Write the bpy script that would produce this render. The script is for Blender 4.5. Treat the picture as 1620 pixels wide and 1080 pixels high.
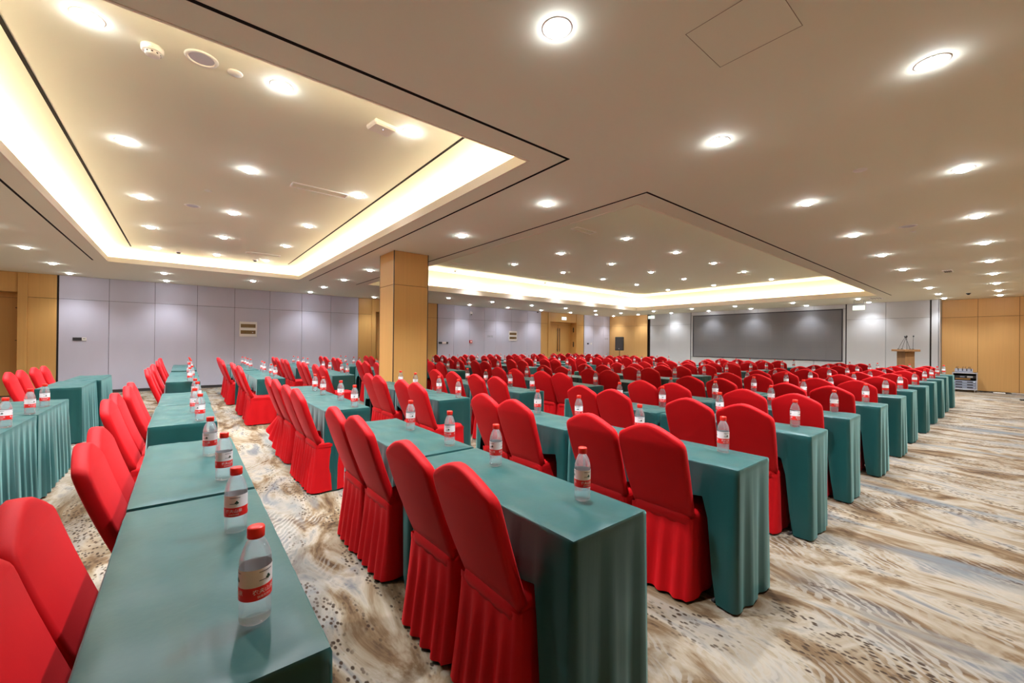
import bpy, math, random
from math import sin, cos, pi, radians
from mathutils import Vector, Matrix

# ---------------------------------------------------------------- start clean
for o in list(bpy.data.objects):
    bpy.data.objects.remove(o, do_unlink=True)
SC = bpy.context.scene
COL = SC.collection
random.seed(7)

# ---------------------------------------------------------------- camera
cam_data = bpy.data.cameras.new('camera')
cam = bpy.data.objects.new('camera', cam_data)
COL.objects.link(cam)
yaw, pitch, roll = radians(51.104), radians(0.161), radians(0.565)
fw = Vector((-sin(yaw) * cos(pitch), cos(yaw) * cos(pitch), sin(pitch)))
rt = Vector((cos(yaw), sin(yaw), 0))
up = rt.cross(fw)
r2 = cos(roll) * rt + sin(roll) * up
u2 = -sin(roll) * rt + cos(roll) * up
m = Matrix((r2, u2, -fw)).transposed().to_4x4()
m.translation = Vector((0, 0, 1.396))
cam.matrix_world = m
cam_data.sensor_width = 36
cam_data.lens = 642.5 / 1620 * 36
cam_data.clip_start = 0.05
SC.camera = cam

# ---------------------------------------------------------------- world, exposure
w = bpy.data.worlds.new('world')
w.use_nodes = True
w.node_tree.nodes['Background'].inputs[0].default_value = (0.9, 0.95, 1, 1)
w.node_tree.nodes['Background'].inputs[1].default_value = 0.02
SC.world = w
SC.view_settings.view_transform = 'Standard'
SC.view_settings.look = 'None'
SC.view_settings.gamma = 1
SC.view_settings.use_curve_mapping = False
SC.view_settings.exposure = 0.55
SPOT_W = 205.0        # every recessed downlight
LENS_L = 58.0          # its glowing diffuser
COVE_1, COVE_2 = 10.0, 17.0    # the warm strips in the two ceiling coves
LAMP_COL = (0.93, 0.96, 1.0)
COVE_COL = (1.0, 0.78, 0.50)
SC.cycles.use_denoising = True
SC.cycles.max_bounces = 10
SC.cycles.diffuse_bounces = 5
SC.cycles.transmission_bounces = 8
SC.cycles.transparent_max_bounces = 16
SC.cycles.glossy_bounces = 4
SC.cycles.caustics_reflective = False
SC.cycles.caustics_refractive = False
SC.cycles.sample_clamp_indirect = 4

# ---------------------------------------------------------------- materials
def lin(r, g, b):
    f = lambda c: (c / 255 / 12.92) if c / 255 <= 0.04045 else ((c / 255 + 0.055) / 1.055) ** 2.4
    return (f(r), f(g), f(b), 1)

def new_mat(name, rgb, rough=0.6, metal=0.0, spec=0.5, var=0.0, scale=(6, 6, 6), bump=0.0, bump_scale=(200, 200, 200), sheen=0.0, detail=3):
    mt = bpy.data.materials.new(name)
    mt.use_nodes = True
    nt = mt.node_tree
    b = nt.nodes['Principled BSDF']
    b.inputs['Base Color'].default_value = rgb
    b.inputs['Roughness'].default_value = rough
    b.inputs['Metallic'].default_value = metal
    b.inputs['Specular IOR Level'].default_value = spec
    if sheen:
        b.inputs['Sheen Weight'].default_value = sheen
        b.inputs['Sheen Roughness'].default_value = 0.4
    tc = nt.nodes.new('ShaderNodeTexCoord')
    if var:
        mp = nt.nodes.new('ShaderNodeMapping'); mp.inputs['Scale'].default_value = scale
        nz = nt.nodes.new('ShaderNodeTexNoise'); nz.inputs['Scale'].default_value = 1.0; nz.inputs['Detail'].default_value = detail
        rp = nt.nodes.new('ShaderNodeMapRange')
        rp.inputs[1].default_value = 0.3; rp.inputs[2].default_value = 0.7
        rp.inputs[3].default_value = 1 - var; rp.inputs[4].default_value = 1 + var
        mx = nt.nodes.new('ShaderNodeVectorMath'); mx.operation = 'SCALE'
        mx.inputs[0].default_value = rgb[:3]
        nt.links.new(tc.outputs['Object'], mp.inputs[0]); nt.links.new(mp.outputs[0], nz.inputs['Vector'])
        nt.links.new(nz.outputs[0], rp.inputs[0]); nt.links.new(rp.outputs[0], mx.inputs['Scale'])
        nt.links.new(mx.outputs[0], b.inputs['Base Color'])
    if bump:
        mp2 = nt.nodes.new('ShaderNodeMapping'); mp2.inputs['Scale'].default_value = bump_scale
        n2 = nt.nodes.new('ShaderNodeTexNoise'); n2.inputs['Scale'].default_value = 1.0
        bp = nt.nodes.new('ShaderNodeBump'); bp.inputs['Strength'].default_value = bump; bp.inputs['Distance'].default_value = 0.01
        nt.links.new(tc.outputs['Object'], mp2.inputs[0]); nt.links.new(mp2.outputs[0], n2.inputs['Vector'])
        nt.links.new(n2.outputs[0], bp.inputs['Height']); nt.links.new(bp.outputs[0], b.inputs['Normal'])
    return mt

def emit_mat(name, rgb, strength):
    mt = bpy.data.materials.new(name); mt.use_nodes = True
    b = mt.node_tree.nodes['Principled BSDF']
    b.inputs['Base Color'].default_value = (0.8, 0.8, 0.8, 1)
    b.inputs['Emission Color'].default_value = (*rgb[:3], 1)
    b.inputs['Emission Strength'].default_value = strength
    return mt

def carpet_mat():
    mt = bpy.data.materials.new('patterned_carpet'); mt.use_nodes = True
    nt = mt.node_tree; N = nt.nodes; L = nt.links
    b = N['Principled BSDF']; b.inputs['Roughness'].default_value = 0.95; b.inputs['Specular IOR Level'].default_value = 0.1
    tc = N.new('ShaderNodeTexCoord')
    def mapping(scale, rot=0.0):
        mp = N.new('ShaderNodeMapping'); mp.inputs['Scale'].default_value = scale; mp.inputs['Rotation'].default_value = (0, 0, rot)
        L.new(tc.outputs['Object'], mp.inputs[0]); return mp
    def noise(scale, rot, detail=3, dist=0.0, rough=0.55):
        mp = mapping(scale, rot); n = N.new('ShaderNodeTexNoise'); n.inputs['Scale'].default_value = 1
        n.inputs['Detail'].default_value = detail; n.inputs['Distortion'].default_value = dist; n.inputs['Roughness'].default_value = rough
        L.new(mp.outputs[0], n.inputs['Vector']); return n
    def ramp(src, stops):
        r = N.new('ShaderNodeValToRGB'); e = r.color_ramp.elements
        while len(e) < len(stops): e.new(0.5)
        for q, (p, c) in zip(e, stops): q.position = p; q.color = c
        L.new(src, r.inputs[0]); return r
    def mix(fac, a, c, mode='MIX'):
        mx = N.new('ShaderNodeMix'); mx.data_type = 'RGBA'; mx.blend_type = mode
        if isinstance(fac, float): mx.inputs[0].default_value = fac
        else: L.new(fac, mx.inputs[0])
        for i, s in ((6, a), (7, c)):
            if isinstance(s, tuple): mx.inputs[i].default_value = s
            else: L.new(s, mx.inputs[i])
        return mx.outputs[2]
    # long streaks of cream, tan, brown and grey blue lying across the aisle
    base = ramp(noise((1.45, 3.4, 1), 0.15, 5, 1.3, 0.62).outputs[0],
                [(0.35, lin(72, 55, 40)), (0.43, lin(102, 83, 61)), (0.50, lin(126, 113, 95)), (0.57, lin(142, 133, 119)), (0.68, lin(98, 97, 98))])
    blue = ramp(noise((0.45, 2.2, 1), 0.2, 3, 0.6).outputs[0], [(0.55, (0, 0, 0, 1)), (0.68, (1, 1, 1, 1))])
    c1 = mix(blue.outputs[0], base.outputs[0], lin(97, 100, 102))
    # leaf veins: short beaded arcs in cream and brown
    wv = N.new('ShaderNodeTexWave'); wv.wave_type = 'BANDS'; wv.bands_direction = 'DIAGONAL'
    wv.inputs['Scale'].default_value = 7.0; wv.inputs['Distortion'].default_value = 9; wv.inputs['Detail'].default_value = 2; wv.inputs['Detail Scale'].default_value = 0.6
    L.new(mapping((1.1, 2.6, 1), 0.3).outputs[0], wv.inputs['Vector'])
    vein = ramp(wv.outputs[1], [(0.50, (0, 0, 0, 1)), (0.72, (1, 1, 1, 1))])
    mask = ramp(noise((0.8, 2.3, 1), -0.15, 3, 0.8).outputs[0], [(0.50, (0, 0, 0, 1)), (0.60, (0.75, 0.75, 0.75, 1))])
    fa = N.new('ShaderNodeMath'); fa.operation = 'MULTIPLY'
    L.new(vein.outputs[0], fa.inputs[0]); L.new(mask.outputs[0], fa.inputs[1])
    c2 = mix(fa.outputs[0], c1, lin(140, 134, 124))
    vo = N.new('ShaderNodeTexVoronoi'); vo.inputs['Scale'].default_value = 1
    L.new(mapping((26, 46, 1), 0.2).outputs[0], vo.inputs['Vector'])
    dots = ramp(vo.outputs[0], [(0.26, (1, 1, 1, 1)), (0.42, (0, 0, 0, 1))])
    mask2 = ramp(noise((0.9, 2.8, 1), 0.4, 3, 1.0).outputs[0], [(0.50, (0, 0, 0, 1)), (0.58, (1, 1, 1, 1))])
    fb = N.new('ShaderNodeMath'); fb.operation = 'MULTIPLY'
    L.new(dots.outputs[0], fb.inputs[0]); L.new(mask2.outputs[0], fb.inputs[1])
    c3 = mix(fb.outputs[0], c2, lin(59, 47, 37))
    L.new(c3, b.inputs['Base Color'])
    bp = N.new('ShaderNodeBump'); bp.inputs['Strength'].default_value = 0.4; bp.inputs['Distance'].default_value = 0.004
    L.new(noise((320, 320, 1), 0, 2).outputs[0], bp.inputs['Height']); L.new(bp.outputs[0], b.inputs['Normal'])
    return mt

M = {}
M['ceiling'] = new_mat('matt_ceiling_paint', lin(236, 236, 219), 0.75, spec=0.25)
M['lip'] = new_mat('cove_lip_paint', lin(236, 226, 212), 0.7, spec=0.25)
M['slot'] = new_mat('black_slot', lin(28, 24, 22), 0.8, spec=0.1)
M['grey_panel'] = new_mat('grey_fabric_panel', lin(197, 195, 210), 0.85, spec=0.2, var=0.02, scale=(3, 3, 1), bump=0.05, bump_scale=(400, 400, 400))
M['pale_panel'] = new_mat('pale_grey_panel', lin(192, 194, 197), 0.7, spec=0.25, var=0.015, scale=(2, 2, 1))
M['wood'] = new_mat('oak_veneer', lin(206, 160, 94), 0.42, spec=0.4, var=0.035, scale=(30, 30, 0.8), detail=5)
M['wood_far'] = new_mat('light_oak_veneer', lin(214, 168, 106), 0.45, spec=0.4, var=0.03, scale=(30, 30, 0.8), detail=5)
M['dark_gap'] = new_mat('dark_joint', lin(52, 46, 44), 0.8, spec=0.15)
M['hatch_joint'] = new_mat('hatch_joint', lin(150, 138, 122), 0.8)
M['bronze_trim'] = new_mat('bronze_corner_trim', lin(84, 72, 66), 0.4, metal=0.6)
M['plinth'] = new_mat('dark_baseboard', lin(58, 54, 54), 0.5)
M['carpet'] = carpet_mat()
M['cloth'] = new_mat('teal_satin_cloth', lin(18, 70, 70), 0.38, spec=0.4, var=0.04, scale=(3, 3, 3), bump=0.06, bump_scale=(30, 30, 5), sheen=0.24)
M['cloth'].node_tree.nodes['Principled BSDF'].inputs['Sheen Tint'].default_value = (0.45, 1.0, 0.95, 1)
M['red'] = new_mat('red_stretch_cover', lin(190, 6, 17), 0.65, spec=0.2, var=0.03, scale=(9, 9, 9), bump=0.03, bump_scale=(300, 300, 300), sheen=0.2)
M['red'].node_tree.nodes['Principled BSDF'].inputs['Sheen Tint'].default_value = (1.0, 0.12, 0.14, 1)
M['gold'] = new_mat('gold_tube', lin(170, 130, 60), 0.3, metal=0.9)
M['white'] = new_mat('white_plastic', lin(236, 232, 226), 0.45)
M['bright_white'] = new_mat('bright_white_enamel', lin(252, 252, 250), 0.4)
M['black'] = new_mat('black_plastic', lin(26, 26, 28), 0.5)
M['darkgrey'] = new_mat('dark_grey_metal', lin(60, 60, 64), 0.45, metal=0.3)
M['silver'] = new_mat('silver_metal', lin(196, 198, 206), 0.35, metal=0.7)
M['amp_face'] = new_mat('brushed_amp_face', lin(150, 160, 182), 0.4, metal=0.5, var=0.06, scale=(4, 4, 120))
M['screen'] = new_mat('dark_led_screen', lin(112, 112, 116), 0.55, spec=0.35, var=0.03, scale=(0.3, 0.3, 60))
M['screen_frame'] = new_mat('black_screen_frame', lin(44, 42, 52), 0.4)
M['lectern'] = new_mat('walnut_veneer', lin(132, 96, 62), 0.45, var=0.12, scale=(26, 26, 1.2), detail=5)
M['bronze_glass'] = new_mat('bronze_window', lin(118, 92, 52), 0.25, spec=0.6, var=0.1, scale=(20, 20, 20))
M['cap'] = new_mat('red_cap_plastic', lin(236, 44, 30), 0.4)
M['label_white'] = new_mat('white_label_film', lin(238, 238, 240), 0.4)
M['label_red'] = new_mat('red_label_film', lin(226, 40, 36), 0.4)
M['green_mark'] = new_mat('dark_green_print', lin(24, 70, 52), 0.5)
M['grey_print'] = new_mat('grey_print', lin(126, 130, 138), 0.6)
M['alarm_red'] = new_mat('alarm_red_plastic', lin(200, 40, 44), 0.4)
M['table_top'] = new_mat('grey_table_board', lin(120, 112, 104), 0.6)
M['lens'] = emit_mat('lamp_diffuser', LAMP_COL, LENS_L)
M['strip1'] = emit_mat('warm_strip', COVE_COL, COVE_1 * 10)
M['strip2'] = emit_mat('warm_strip_deep', COVE_COL, COVE_2 * 10)
M['exit'] = emit_mat('backlit_exit_face', (0.86, 1.0, 0.90), 0.75)
M['exit_green'] = emit_mat('backlit_exit_green', (0.30, 0.75, 0.50), 0.8)
M['led_dot'] = emit_mat('indicator_led', (0.6, 0.7, 1.0), 3)

def water_mat():
    mt = bpy.data.materials.new('clear_water_bottle'); mt.use_nodes = True
    nt = mt.node_tree; N = nt.nodes; b = N['Principled BSDF']
    b.inputs['Base Color'].default_value = (0.97, 0.985, 1, 1)
    b.inputs['Roughness'].default_value = 0.03
    b.inputs['IOR'].default_value = 1.33
    b.inputs['Transmission Weight'].default_value = 1.0
    tr = N.new('ShaderNodeBsdfTransparent'); tr.inputs[0].default_value = (0.97, 0.99, 1, 1)
    tl = N.new('ShaderNodeBsdfTranslucent'); tl.inputs[0].default_value = (0.9, 0.92, 0.95, 1)
    m1 = N.new('ShaderNodeMixShader'); m1.inputs[0].default_value = 0.55
    m2 = N.new('ShaderNodeMixShader'); m2.inputs[0].default_value = 0.14
    nt.links.new(b.outputs[0], m1.inputs[1]); nt.links.new(tr.outputs[0], m1.inputs[2])
    nt.links.new(m1.outputs[0], m2.inputs[1]); nt.links.new(tl.outputs[0], m2.inputs[2])
    nt.links.new(m2.outputs[0], N['Material Output'].inputs[0])
    return mt
M['water'] = water_mat()

# ---------------------------------------------------------------- mesh helpers
class MB:
    def __init__(s): s.v = []; s.f = []; s.mi = []; s.sm = []
    def add(s, vs, fs, mi=0, smooth=False):
        o = len(s.v); s.v += [tuple(v) for v in vs]
        for f in fs: s.f.append(tuple(i + o for i in f)); s.mi.append(mi); s.sm.append(smooth)
        return s
    def box(s, x0, x1, y0, y1, z0, z1, mi=0):
        vs = [(x0, y0, z0), (x1, y0, z0), (x1, y1, z0), (x0, y1, z0), (x0, y0, z1), (x1, y0, z1), (x1, y1, z1), (x0, y1, z1)]
        return s.add(vs, [(0, 3, 2, 1), (4, 5, 6, 7), (0, 1, 5, 4), (1, 2, 6, 5), (2, 3, 7, 6), (3, 0, 4, 7)], mi)
    def bbox(s, x0, x1, y0, y1, z0, z1, c=0.006, mi=0):
        # box with chamfered edges, as a stack of rings
        def ring(ix, z): return [(x0 + ix, y0 + c, z), (x0 + c, y0 + ix, z), (x1 - c, y0 + ix, z), (x1 - ix, y0 + c, z), (x1 - ix, y1 - c, z), (x1 - c, y1 - ix, z), (x0 + c, y1 - ix, z), (x0 + ix, y1 - c, z)]
        def ring2(z): return [(x0 + c, y0 + c, z)] * 0 or [(x0 + c, y0 + c + 1e-4, z), (x0 + c + 1e-4, y0 + c, z), (x1 - c - 1e-4, y0 + c, z), (x1 - c, y0 + c + 1e-4, z), (x1 - c, y1 - c - 1e-4, z), (x1 - c - 1e-4, y1 - c, z), (x0 + c + 1e-4, y1 - c, z), (x0 + c, y1 - c - 1e-4, z)]
        return s.rings([ring2(z0), ring(0, z0 + c), ring(0, z1 - c), ring2(z1)], mi)
    def rings(s, R, mi=0, smooth=False, cap0=True, cap1=True, closed=True):
        n = len(R[0]); vs = [p for r in R for p in r]; fs = []
        for k in range(len(R) - 1):
            for i in range(n if closed else n - 1):
                j = (i + 1) % n
                fs.append((k * n + i, k * n + j, (k + 1) * n + j, (k + 1) * n + i))
        if cap0: fs.append(tuple(reversed(range(n))))
        if cap1: fs.append(tuple((len(R) - 1) * n + i for i in range(n)))
        return s.add(vs, fs, mi, smooth)
    def lathe(s, prof, n=20, c=(0, 0, 0), mi=0, smooth=True, cap0=True, cap1=True, flip=False):
        R = [[(c[0] + r * cos(2 * pi * i / n), c[1] + r * sin(2 * pi * i / n), c[2] + z) for i in range(n)] for r, z in prof]
        if flip: R = R[::-1]
        return s.rings(R, mi, smooth, cap0, cap1)
    def tube(s, pts, r, n=6, mi=0, smooth=True):
        pts = [Vector(p) for p in pts]; R = []
        for i, p in enumerate(pts):
            d = (pts[min(i + 1, len(pts) - 1)] - pts[max(i - 1, 0)]).normalized()
            a = d.cross(Vector((0, 0, 1)))
            if a.length < 1e-3: a = Vector((1, 0, 0))
            a.normalize(); b = a.cross(d)
            rr = r[i] if isinstance(r, (list, tuple)) else r
            R.append([p + rr * (cos(2 * pi * k / n) * a - sin(2 * pi * k / n) * b) for k in range(n)])
        return s.rings(R, mi, smooth)
    def mesh(s, name, mats):
        me = bpy.data.meshes.new(name); me.from_pydata(s.v, [], s.f)
        for mt in (mats if isinstance(mats, (list, tuple)) else [mats]): me.materials.append(M[mt])
        me.polygons.foreach_set('material_index', s.mi); me.polygons.foreach_set('use_smooth', s.sm)
        me.update(); return me

def link(name, data, parent=None, loc=None, rotz=None):
    o = bpy.data.objects.new(name, data); COL.objects.link(o)
    if parent is not None: o.parent = parent
    if loc is not None: o.location = loc
    if rotz is not None: o.rotation_euler = (0, 0, rotz)
    return o
def obj(name, mb, mats, parent=None, loc=None, rotz=None): return link(name, mb.mesh(name, mats), parent, loc, rotz)
def tag(o, label, cat, group=None):
    o['label'] = label; o['category'] = cat
    if group: o['group'] = group
    return o
def thing(name, label, cat, loc=(0, 0, 0), rotz=0, group=None):
    return tag(link(name, None, None, loc, rotz), label, cat, group)
def struct(name, mb, mats, loc=None):
    o = obj(name, mb, mats, None, loc) if mb else link(name, None, None, loc)
    o['kind'] = 'structure'; return o

# ================================================================ the room
XL, YF, YW, H, S = -14.70, 19.09, 19.60, 2.941, 2.364
XR, YB = 1.25, -6.0
H1, H2 = 3.20, 3.60
C1 = (-11.40, -2.60, -1.22, 2.27)      # opening of the shallow ceiling recess
C2 = (-11.13, -2.62, 3.87, 16.40)      # opening of the deep ceiling recess

struct('floor', MB().box(XL - 0.9, XR + 0.3, YB - 0.3, YW + 0.3, -0.1, 0), 'carpet')

# ceiling: the low soffit with two openings, the raised fields and their risers
ce = MB()
def slab(x0, x1, y0, y1, z0, z1): ce.box(x0, x1, y0, y1, z0, z1)
xa, xb, ya, yb = XL - 0.9, XR + 0.3, YB - 0.3, YW + 0.3
T1, T2 = 0.07, 0.16
slab(C1[1], xb, ya, yb, H, H + T1)
slab(xa, min(C1[0], C2[0]) - 0.0, ya, yb, H, H + T1)
slab(C1[0], C1[1], ya, C1[2], H, H + T1)
slab(C1[0], C1[1], C1[3], C2[2], H, H + T1)
slab(C1[0], C2[0], C2[2], C2[3], H, H + T1)
slab(C2[1] - 0.02, C1[1] + 0.0, C2[2], C2[3], H, H + T1)
slab(C1[0], C1[1], C2[3], yb, H, H + T1)
ceiling = struct('ceiling', ce, 'ceiling')
SET1, SET2 = 0.26, 0.22
def field(C, sb, z1, nm):
    x0, x1, y0, y1 = C[0] - sb, C[1] + sb, C[2] - sb, C[3] + sb
    mb = MB().box(x0 - 0.1, x1 + 0.1, y0 - 0.1, y1 + 0.1, z1, z1 + 0.1)
    for a in ((x0 - 0.1, x0, y0, y1), (x1, x1 + 0.1, y0, y1), (x0 - 0.1, x1 + 0.1, y0 - 0.1, y0), (x0 - 0.1, x1 + 0.1, y1, y1 + 0.1)):
        mb.box(*a, H + T1, z1)
    obj(nm, mb, 'ceiling', ceiling)
    return x0, x1, y0, y1
field(C1, SET1, H1, 'raised_ceiling_field'); field(C2, SET2, H2, 'raised_ceiling_field')
def lip(C, h, nm):
    t = 0.018; mb = MB()
    x0, x1, y0, y1 = C
    z0, z1 = H - 0.004, H + h
    for a in ((x0, x0 + t, y0, y1), (x1 - t, x1, y0, y1), (x0 + t, x1 - t, y0, y0 + t), (x0 + t, x1 - t, y1 - t, y1)): mb.box(*a, z0, z1)
    obj(nm, mb, 'lip', ceiling)
lip(C1, 0.095, 'cove_lip'); lip(C2, 0.16, 'cove_lip')
def strips(C, h, mat, off, hz):
    x0, x1, y0, y1 = C; a, b = off, off + 0.02; z0, z1 = H + T1 + 0.002, H + T1 + hz
    for q in ((x0 - b, x0 - a, y0 - a, y1 + a), (x1 + a, x1 + b, y0 - a, y1 + a), (x0 - a, x1 + a, y0 - b, y0 - a), (x0 - a, x1 + a, y1 + a, y1 + b)):
        obj('cove_light_strip', MB().box(*q, z0, z1), mat, ceiling)
strips(C1, 0.095, 'strip1', 0.11, 0.012); strips(C2, 0.16, 'strip2', 0.10, 0.012)
# black slots let into the soffit and into the raised field
def slot(x0, x1, y0, y1, z): obj('black_slot', MB().box(x0, x1, y0, y1, z - 0.002, z + 0.01), 'slot', ceiling)
d = 0.012
slot(-2.364 - d, -2.364 + d, -1.418 - d, 2.491 + d, H)
slot(-11.42, -2.364 - d, 2.491 - d, 2.491 + d, H); slot(-11.42, -2.364 - d, -1.418 - d, -1.418 + d, H)
slot(-2.364 - d, -2.364 + d, 3.653 - d, 16.65, H); slot(-11.35, -2.364 - d, 3.653 - d, 3.653 + d, H)
slot(-3.0 - d, -3.0 + d, -0.83 - d, 1.90 + d, H1)
slot(-10.85, -3.0 - d, 1.90 - d, 1.90 + d, H1); slot(-10.85, -3.0 - d, -0.83 - d, -0.83 + d, H1)
# access hatch in the soffit
hm = MB(); hx0, hx1, hy0, hy1 = -1.04, -0.65, 1.93, 2.31
for a in ((hx0, hx1, hy0, hy0 + .003), (hx0, hx1, hy1 - .003, hy1), (hx0, hx0 + .003, hy0, hy1), (hx1 - .003, hx1, hy0, hy1)): hm.box(*a, H - 0.001, H + 0.004)
obj('access_hatch_joint', hm, 'hatch_joint', ceiling)

# ---- left wall: grey panels between three panelled oak door bays
wl = MB()
bays = [(-5.56, -2.43), (4.82, 7.95), (13.69, 16.85)]
B = XL - 0.03
prev = YB - 0.2
for a, b in bays:
    o0, o1 = a + 0.58, b - 0.58
    wl.box(B - 0.5, B, prev, o0, 0, H); prev = o1
    wl.box(B - 0.5, B - 0.42, o0, o1, 0, H)
    wl.box(B - 0.42, B, o0, o1, 2.50, H)
wl.box(B - 0.5, B, prev, YW + 0.2, 0, H)
wall_left = struct('wall_left', wl, 'dark_gap')
GAP = 0.007
def panel_x(y0, y1, z0, z1, mat, nm, x=XL, th=0.028, parent=None):   # panel on the left wall
    obj(nm, MB().bbox(x - th, x, y0 + GAP / 2, y1 - GAP / 2, z0 + GAP / 2, z1 - GAP / 2, 0.003), mat, parent or wall_left)
greys = [[-2.40, -1.52, -0.63, 0.28, 1.17, 2.08, 2.99, 3.89, 4.82], [7.985, 8.74, 9.51, 10.29, 10.91, 11.81, 12.79, 13.69], [16.885, 17.66, 18.51, 19.085]]
for ys in greys:
    for a, b in zip(ys, ys[1:]):
        panel_x(a, b, 0.07, S, 'grey_panel', 'grey_wall_panel'); panel_x(a, b, S, H, 'grey_panel', 'grey_wall_panel')
struct('baseboard_left', MB().box(XL - 0.02, XL + 0.012, -2.43, 4.82, 0, 0.065).box(XL - 0.02, XL + 0.012, 7.95, 13.69, 0, 0.065).box(XL - 0.02, XL + 0.012, 16.85, YF, 0, 0.065), 'plinth')
# flush service doors drawn by fine joints in the grey panels
for y0, y1, zt in ((10.29, 10.91, 1.87), (18.51, 19.08, 1.87)):
    obj('service_hatch_joint', MB().box(XL - 0.001, XL + 0.0015, y0 + .01, y1 - .01, zt - .004, zt), 'grey_print', wall_left)

def door_bay(n, a, b):
    root = struct('door_%d' % n, None, None, (XL, (a + b) / 2, 0))
    hw = (b - a) / 2; pw, jw = 0.47, 0.15
    P = lambda nm, x0, x1, y0, y1, z0, z1, mat='wood', c=0.004: obj(nm, MB().bbox(x0, x1, y0, y1, z0, z1, c), mat, root)
    for s in (-1, 1):
        o = hw - pw
        y0, y1 = sorted((s * (hw - 0.004), s * o))
        P('side_panel', -0.028, 0.0, y0, y1, 0.0, S - GAP / 2); P('side_panel', -0.028, 0.0, y0, y1, S + GAP / 2, H - 0.003)
        y0, y1 = sorted((s * o, s * (o - jw)))
        P('jamb', -0.40, 0.035, y0, y1, 0, H - 0.003)
    ow = hw - pw - jw
    P('header', -0.03, 0.008, -ow, ow, 2.475, H - 0.003)
    P('soffit', -0.40, -0.03, -ow, ow, 2.475, 2.50)
    P('door_frame_head', -0.41, -0.385, -ow, ow, 2.36, 2.475)
    for s in (-1, 1):
        y0, y1 = sorted((s * 0.004, s * (ow - 0.004)))
        lf = P('door_leaf', -0.44, -0.39, y0, y1, 0.01, 2.355)
        hmb = MB().tube([(-0.335, s * 0.075, 0.95), (-0.335, s * 0.075, 2.18)], 0.016, 8)
        for z in (1.05, 2.08): hmb.tube([(-0.395, s * 0.075, z), (-0.335, s * 0.075, z)], 0.010, 6)
        obj('pull_handle', hmb, 'black', lf)
    for z0, z1 in ((1.98, 2.23), (1.20, 1.47)):
        obj('lever_plate', MB().bbox(-0.2, -0.14, ow - 0.02, ow + 0.001, z0, z1, 0.004).tube([(-0.17, ow - 0.02, (z0 + z1) / 2), (-0.17, ow - 0.05, (z0 + z1) / 2), (-0.10, ow - 0.05, (z0 + z1) / 2)], 0.009, 6), 'black', root)
    return root
for i, (a, b) in enumerate(bays): door_bay(i + 1, a, b)

# ---- far (front) wall with the big screen
wf = MB().box(XL - 0.4, -12.25, YF + 0.03, YF + 0.5, 0, H).box(-12.26, -12.08, YF + 0.12, YF + 0.5, 0, H).box(-12.09, -1.56, YF + 0.03, YF + 0.5, 0, H)
wall_front = struct('wall_front', wf, 'dark_gap')
def panel_y(x0, x1, z0, z1, mat, nm, y=YF, th=0.028, parent=None):
    obj(nm, MB().bbox(x0 + GAP / 2, x1 - GAP / 2, y, y + th, z0 + GAP / 2, z1 - GAP / 2, 0.003), mat, parent or wall_front)
for a, b in ((XL, -13.05), (-13.05, -12.25)):
    panel_y(a, b, 0, S, 'wood_far', 'oak_wall_panel'); panel_y(a, b, S, H, 'wood_far', 'oak_wall_panel')
for a, b in ((-12.08, -10.99), (-10.99, -9.89), (-3.93, -2.85), (-2.85, -1.77)):
    panel_y(a, b, 0, S, 'pale_panel', 'pale_wall_panel'); panel_y(a, b, S, H, 'pale_panel', 'pale_wall_panel')
panel_y(-1.735, -1.575, 0, H, 'pale_panel', 'pale_wall_panel')
sx = [-9.86, -7.89, -6.91, -5.92, -4.93, -3.96]
for a, b in zip(sx, sx[1:]):
    panel_y(a, b, 2.775, H, 'pale_panel', 'screen_surround_panel', YF - 0.01, 0.038); panel_y(a, b, 0, 0.81, 'pale_panel', 'screen_surround_panel', YF - 0.01, 0.038)
panel_y(-9.86, -9.765, 0.81, 2.775, 'pale_panel', 'screen_surround_panel', YF - 0.01, 0.038); panel_y(-4.04, -3.96, 0.81, 2.775, 'pale_panel', 'screen_surround_panel', YF - 0.01, 0.038)
scr = thing('wall_screen', 'huge dark grey wide screen built into the pale far wall', 'screen', (-6.9, YF, 0.79))
fr = MB(); X0, X1, Z0, Z1 = -2.86, 2.86, 0.022, 1.982
for a in ((X0, X1, Z0, Z0 + .03), (X0, X1, Z1 - .03, Z1), (X0, X0 + .03, Z0 + .03, Z1 - .03), (X1 - .03, X1, Z0 + .03, Z1 - .03)): fr.bbox(a[0], a[1], -0.03, 0.028, a[2], a[3], 0.003)
obj('frame', fr, 'screen_frame', scr)
nx, nz = 12, 4
for i in range(nx):
    for k in range(nz):
        w_, h_ = (X1 - X0 - .06) / nx, (Z1 - Z0 - .06) / nz
        a, c = X0 + .03 + i * w_, Z0 + .03 + k * h_
        obj('screen_tile', MB().box(a + .0006, a + w_ - .0006, -0.016, 0.02, c + .0006, c + h_ - .0006), 'screen', scr)
# oak wall set back on the right
wr = MB().box(-1.56, XR + 0.2, YW + 0.03, YW + 0.3, 0, H)
wall_side = struct('wall_front_right', wr, 'dark_gap')
struct('trim_1', MB().box(-1.562, -1.545, YF, YW + 0.03, 0, H), 'pale_panel')
xs = [-1.54, -0.75, 0.08, 0.9, XR]
for a, b in zip(xs, xs[1:]):
    panel_y(a, b, 0.02, S, 'wood_far', 'oak_wall_panel', YW, 0.028, wall_side); panel_y(a, b, S, H, 'wood_far', 'oak_wall_panel', YW, 0.028, wall_side)
struct('baseboard_front', MB().box(-1.54, XR, YW - 0.012, YW + 0.01, 0, 0.02), 'plinth')
struct('wall_right', MB().box(XR, XR + 0.2, YB - 0.2, YW + 0.3, 0, H), 'wood_far')
struct('wall_back', MB().box(XL - 0.5, XR + 0.2, YB - 0.2, YB, 0, H), 'wood_far')

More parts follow.
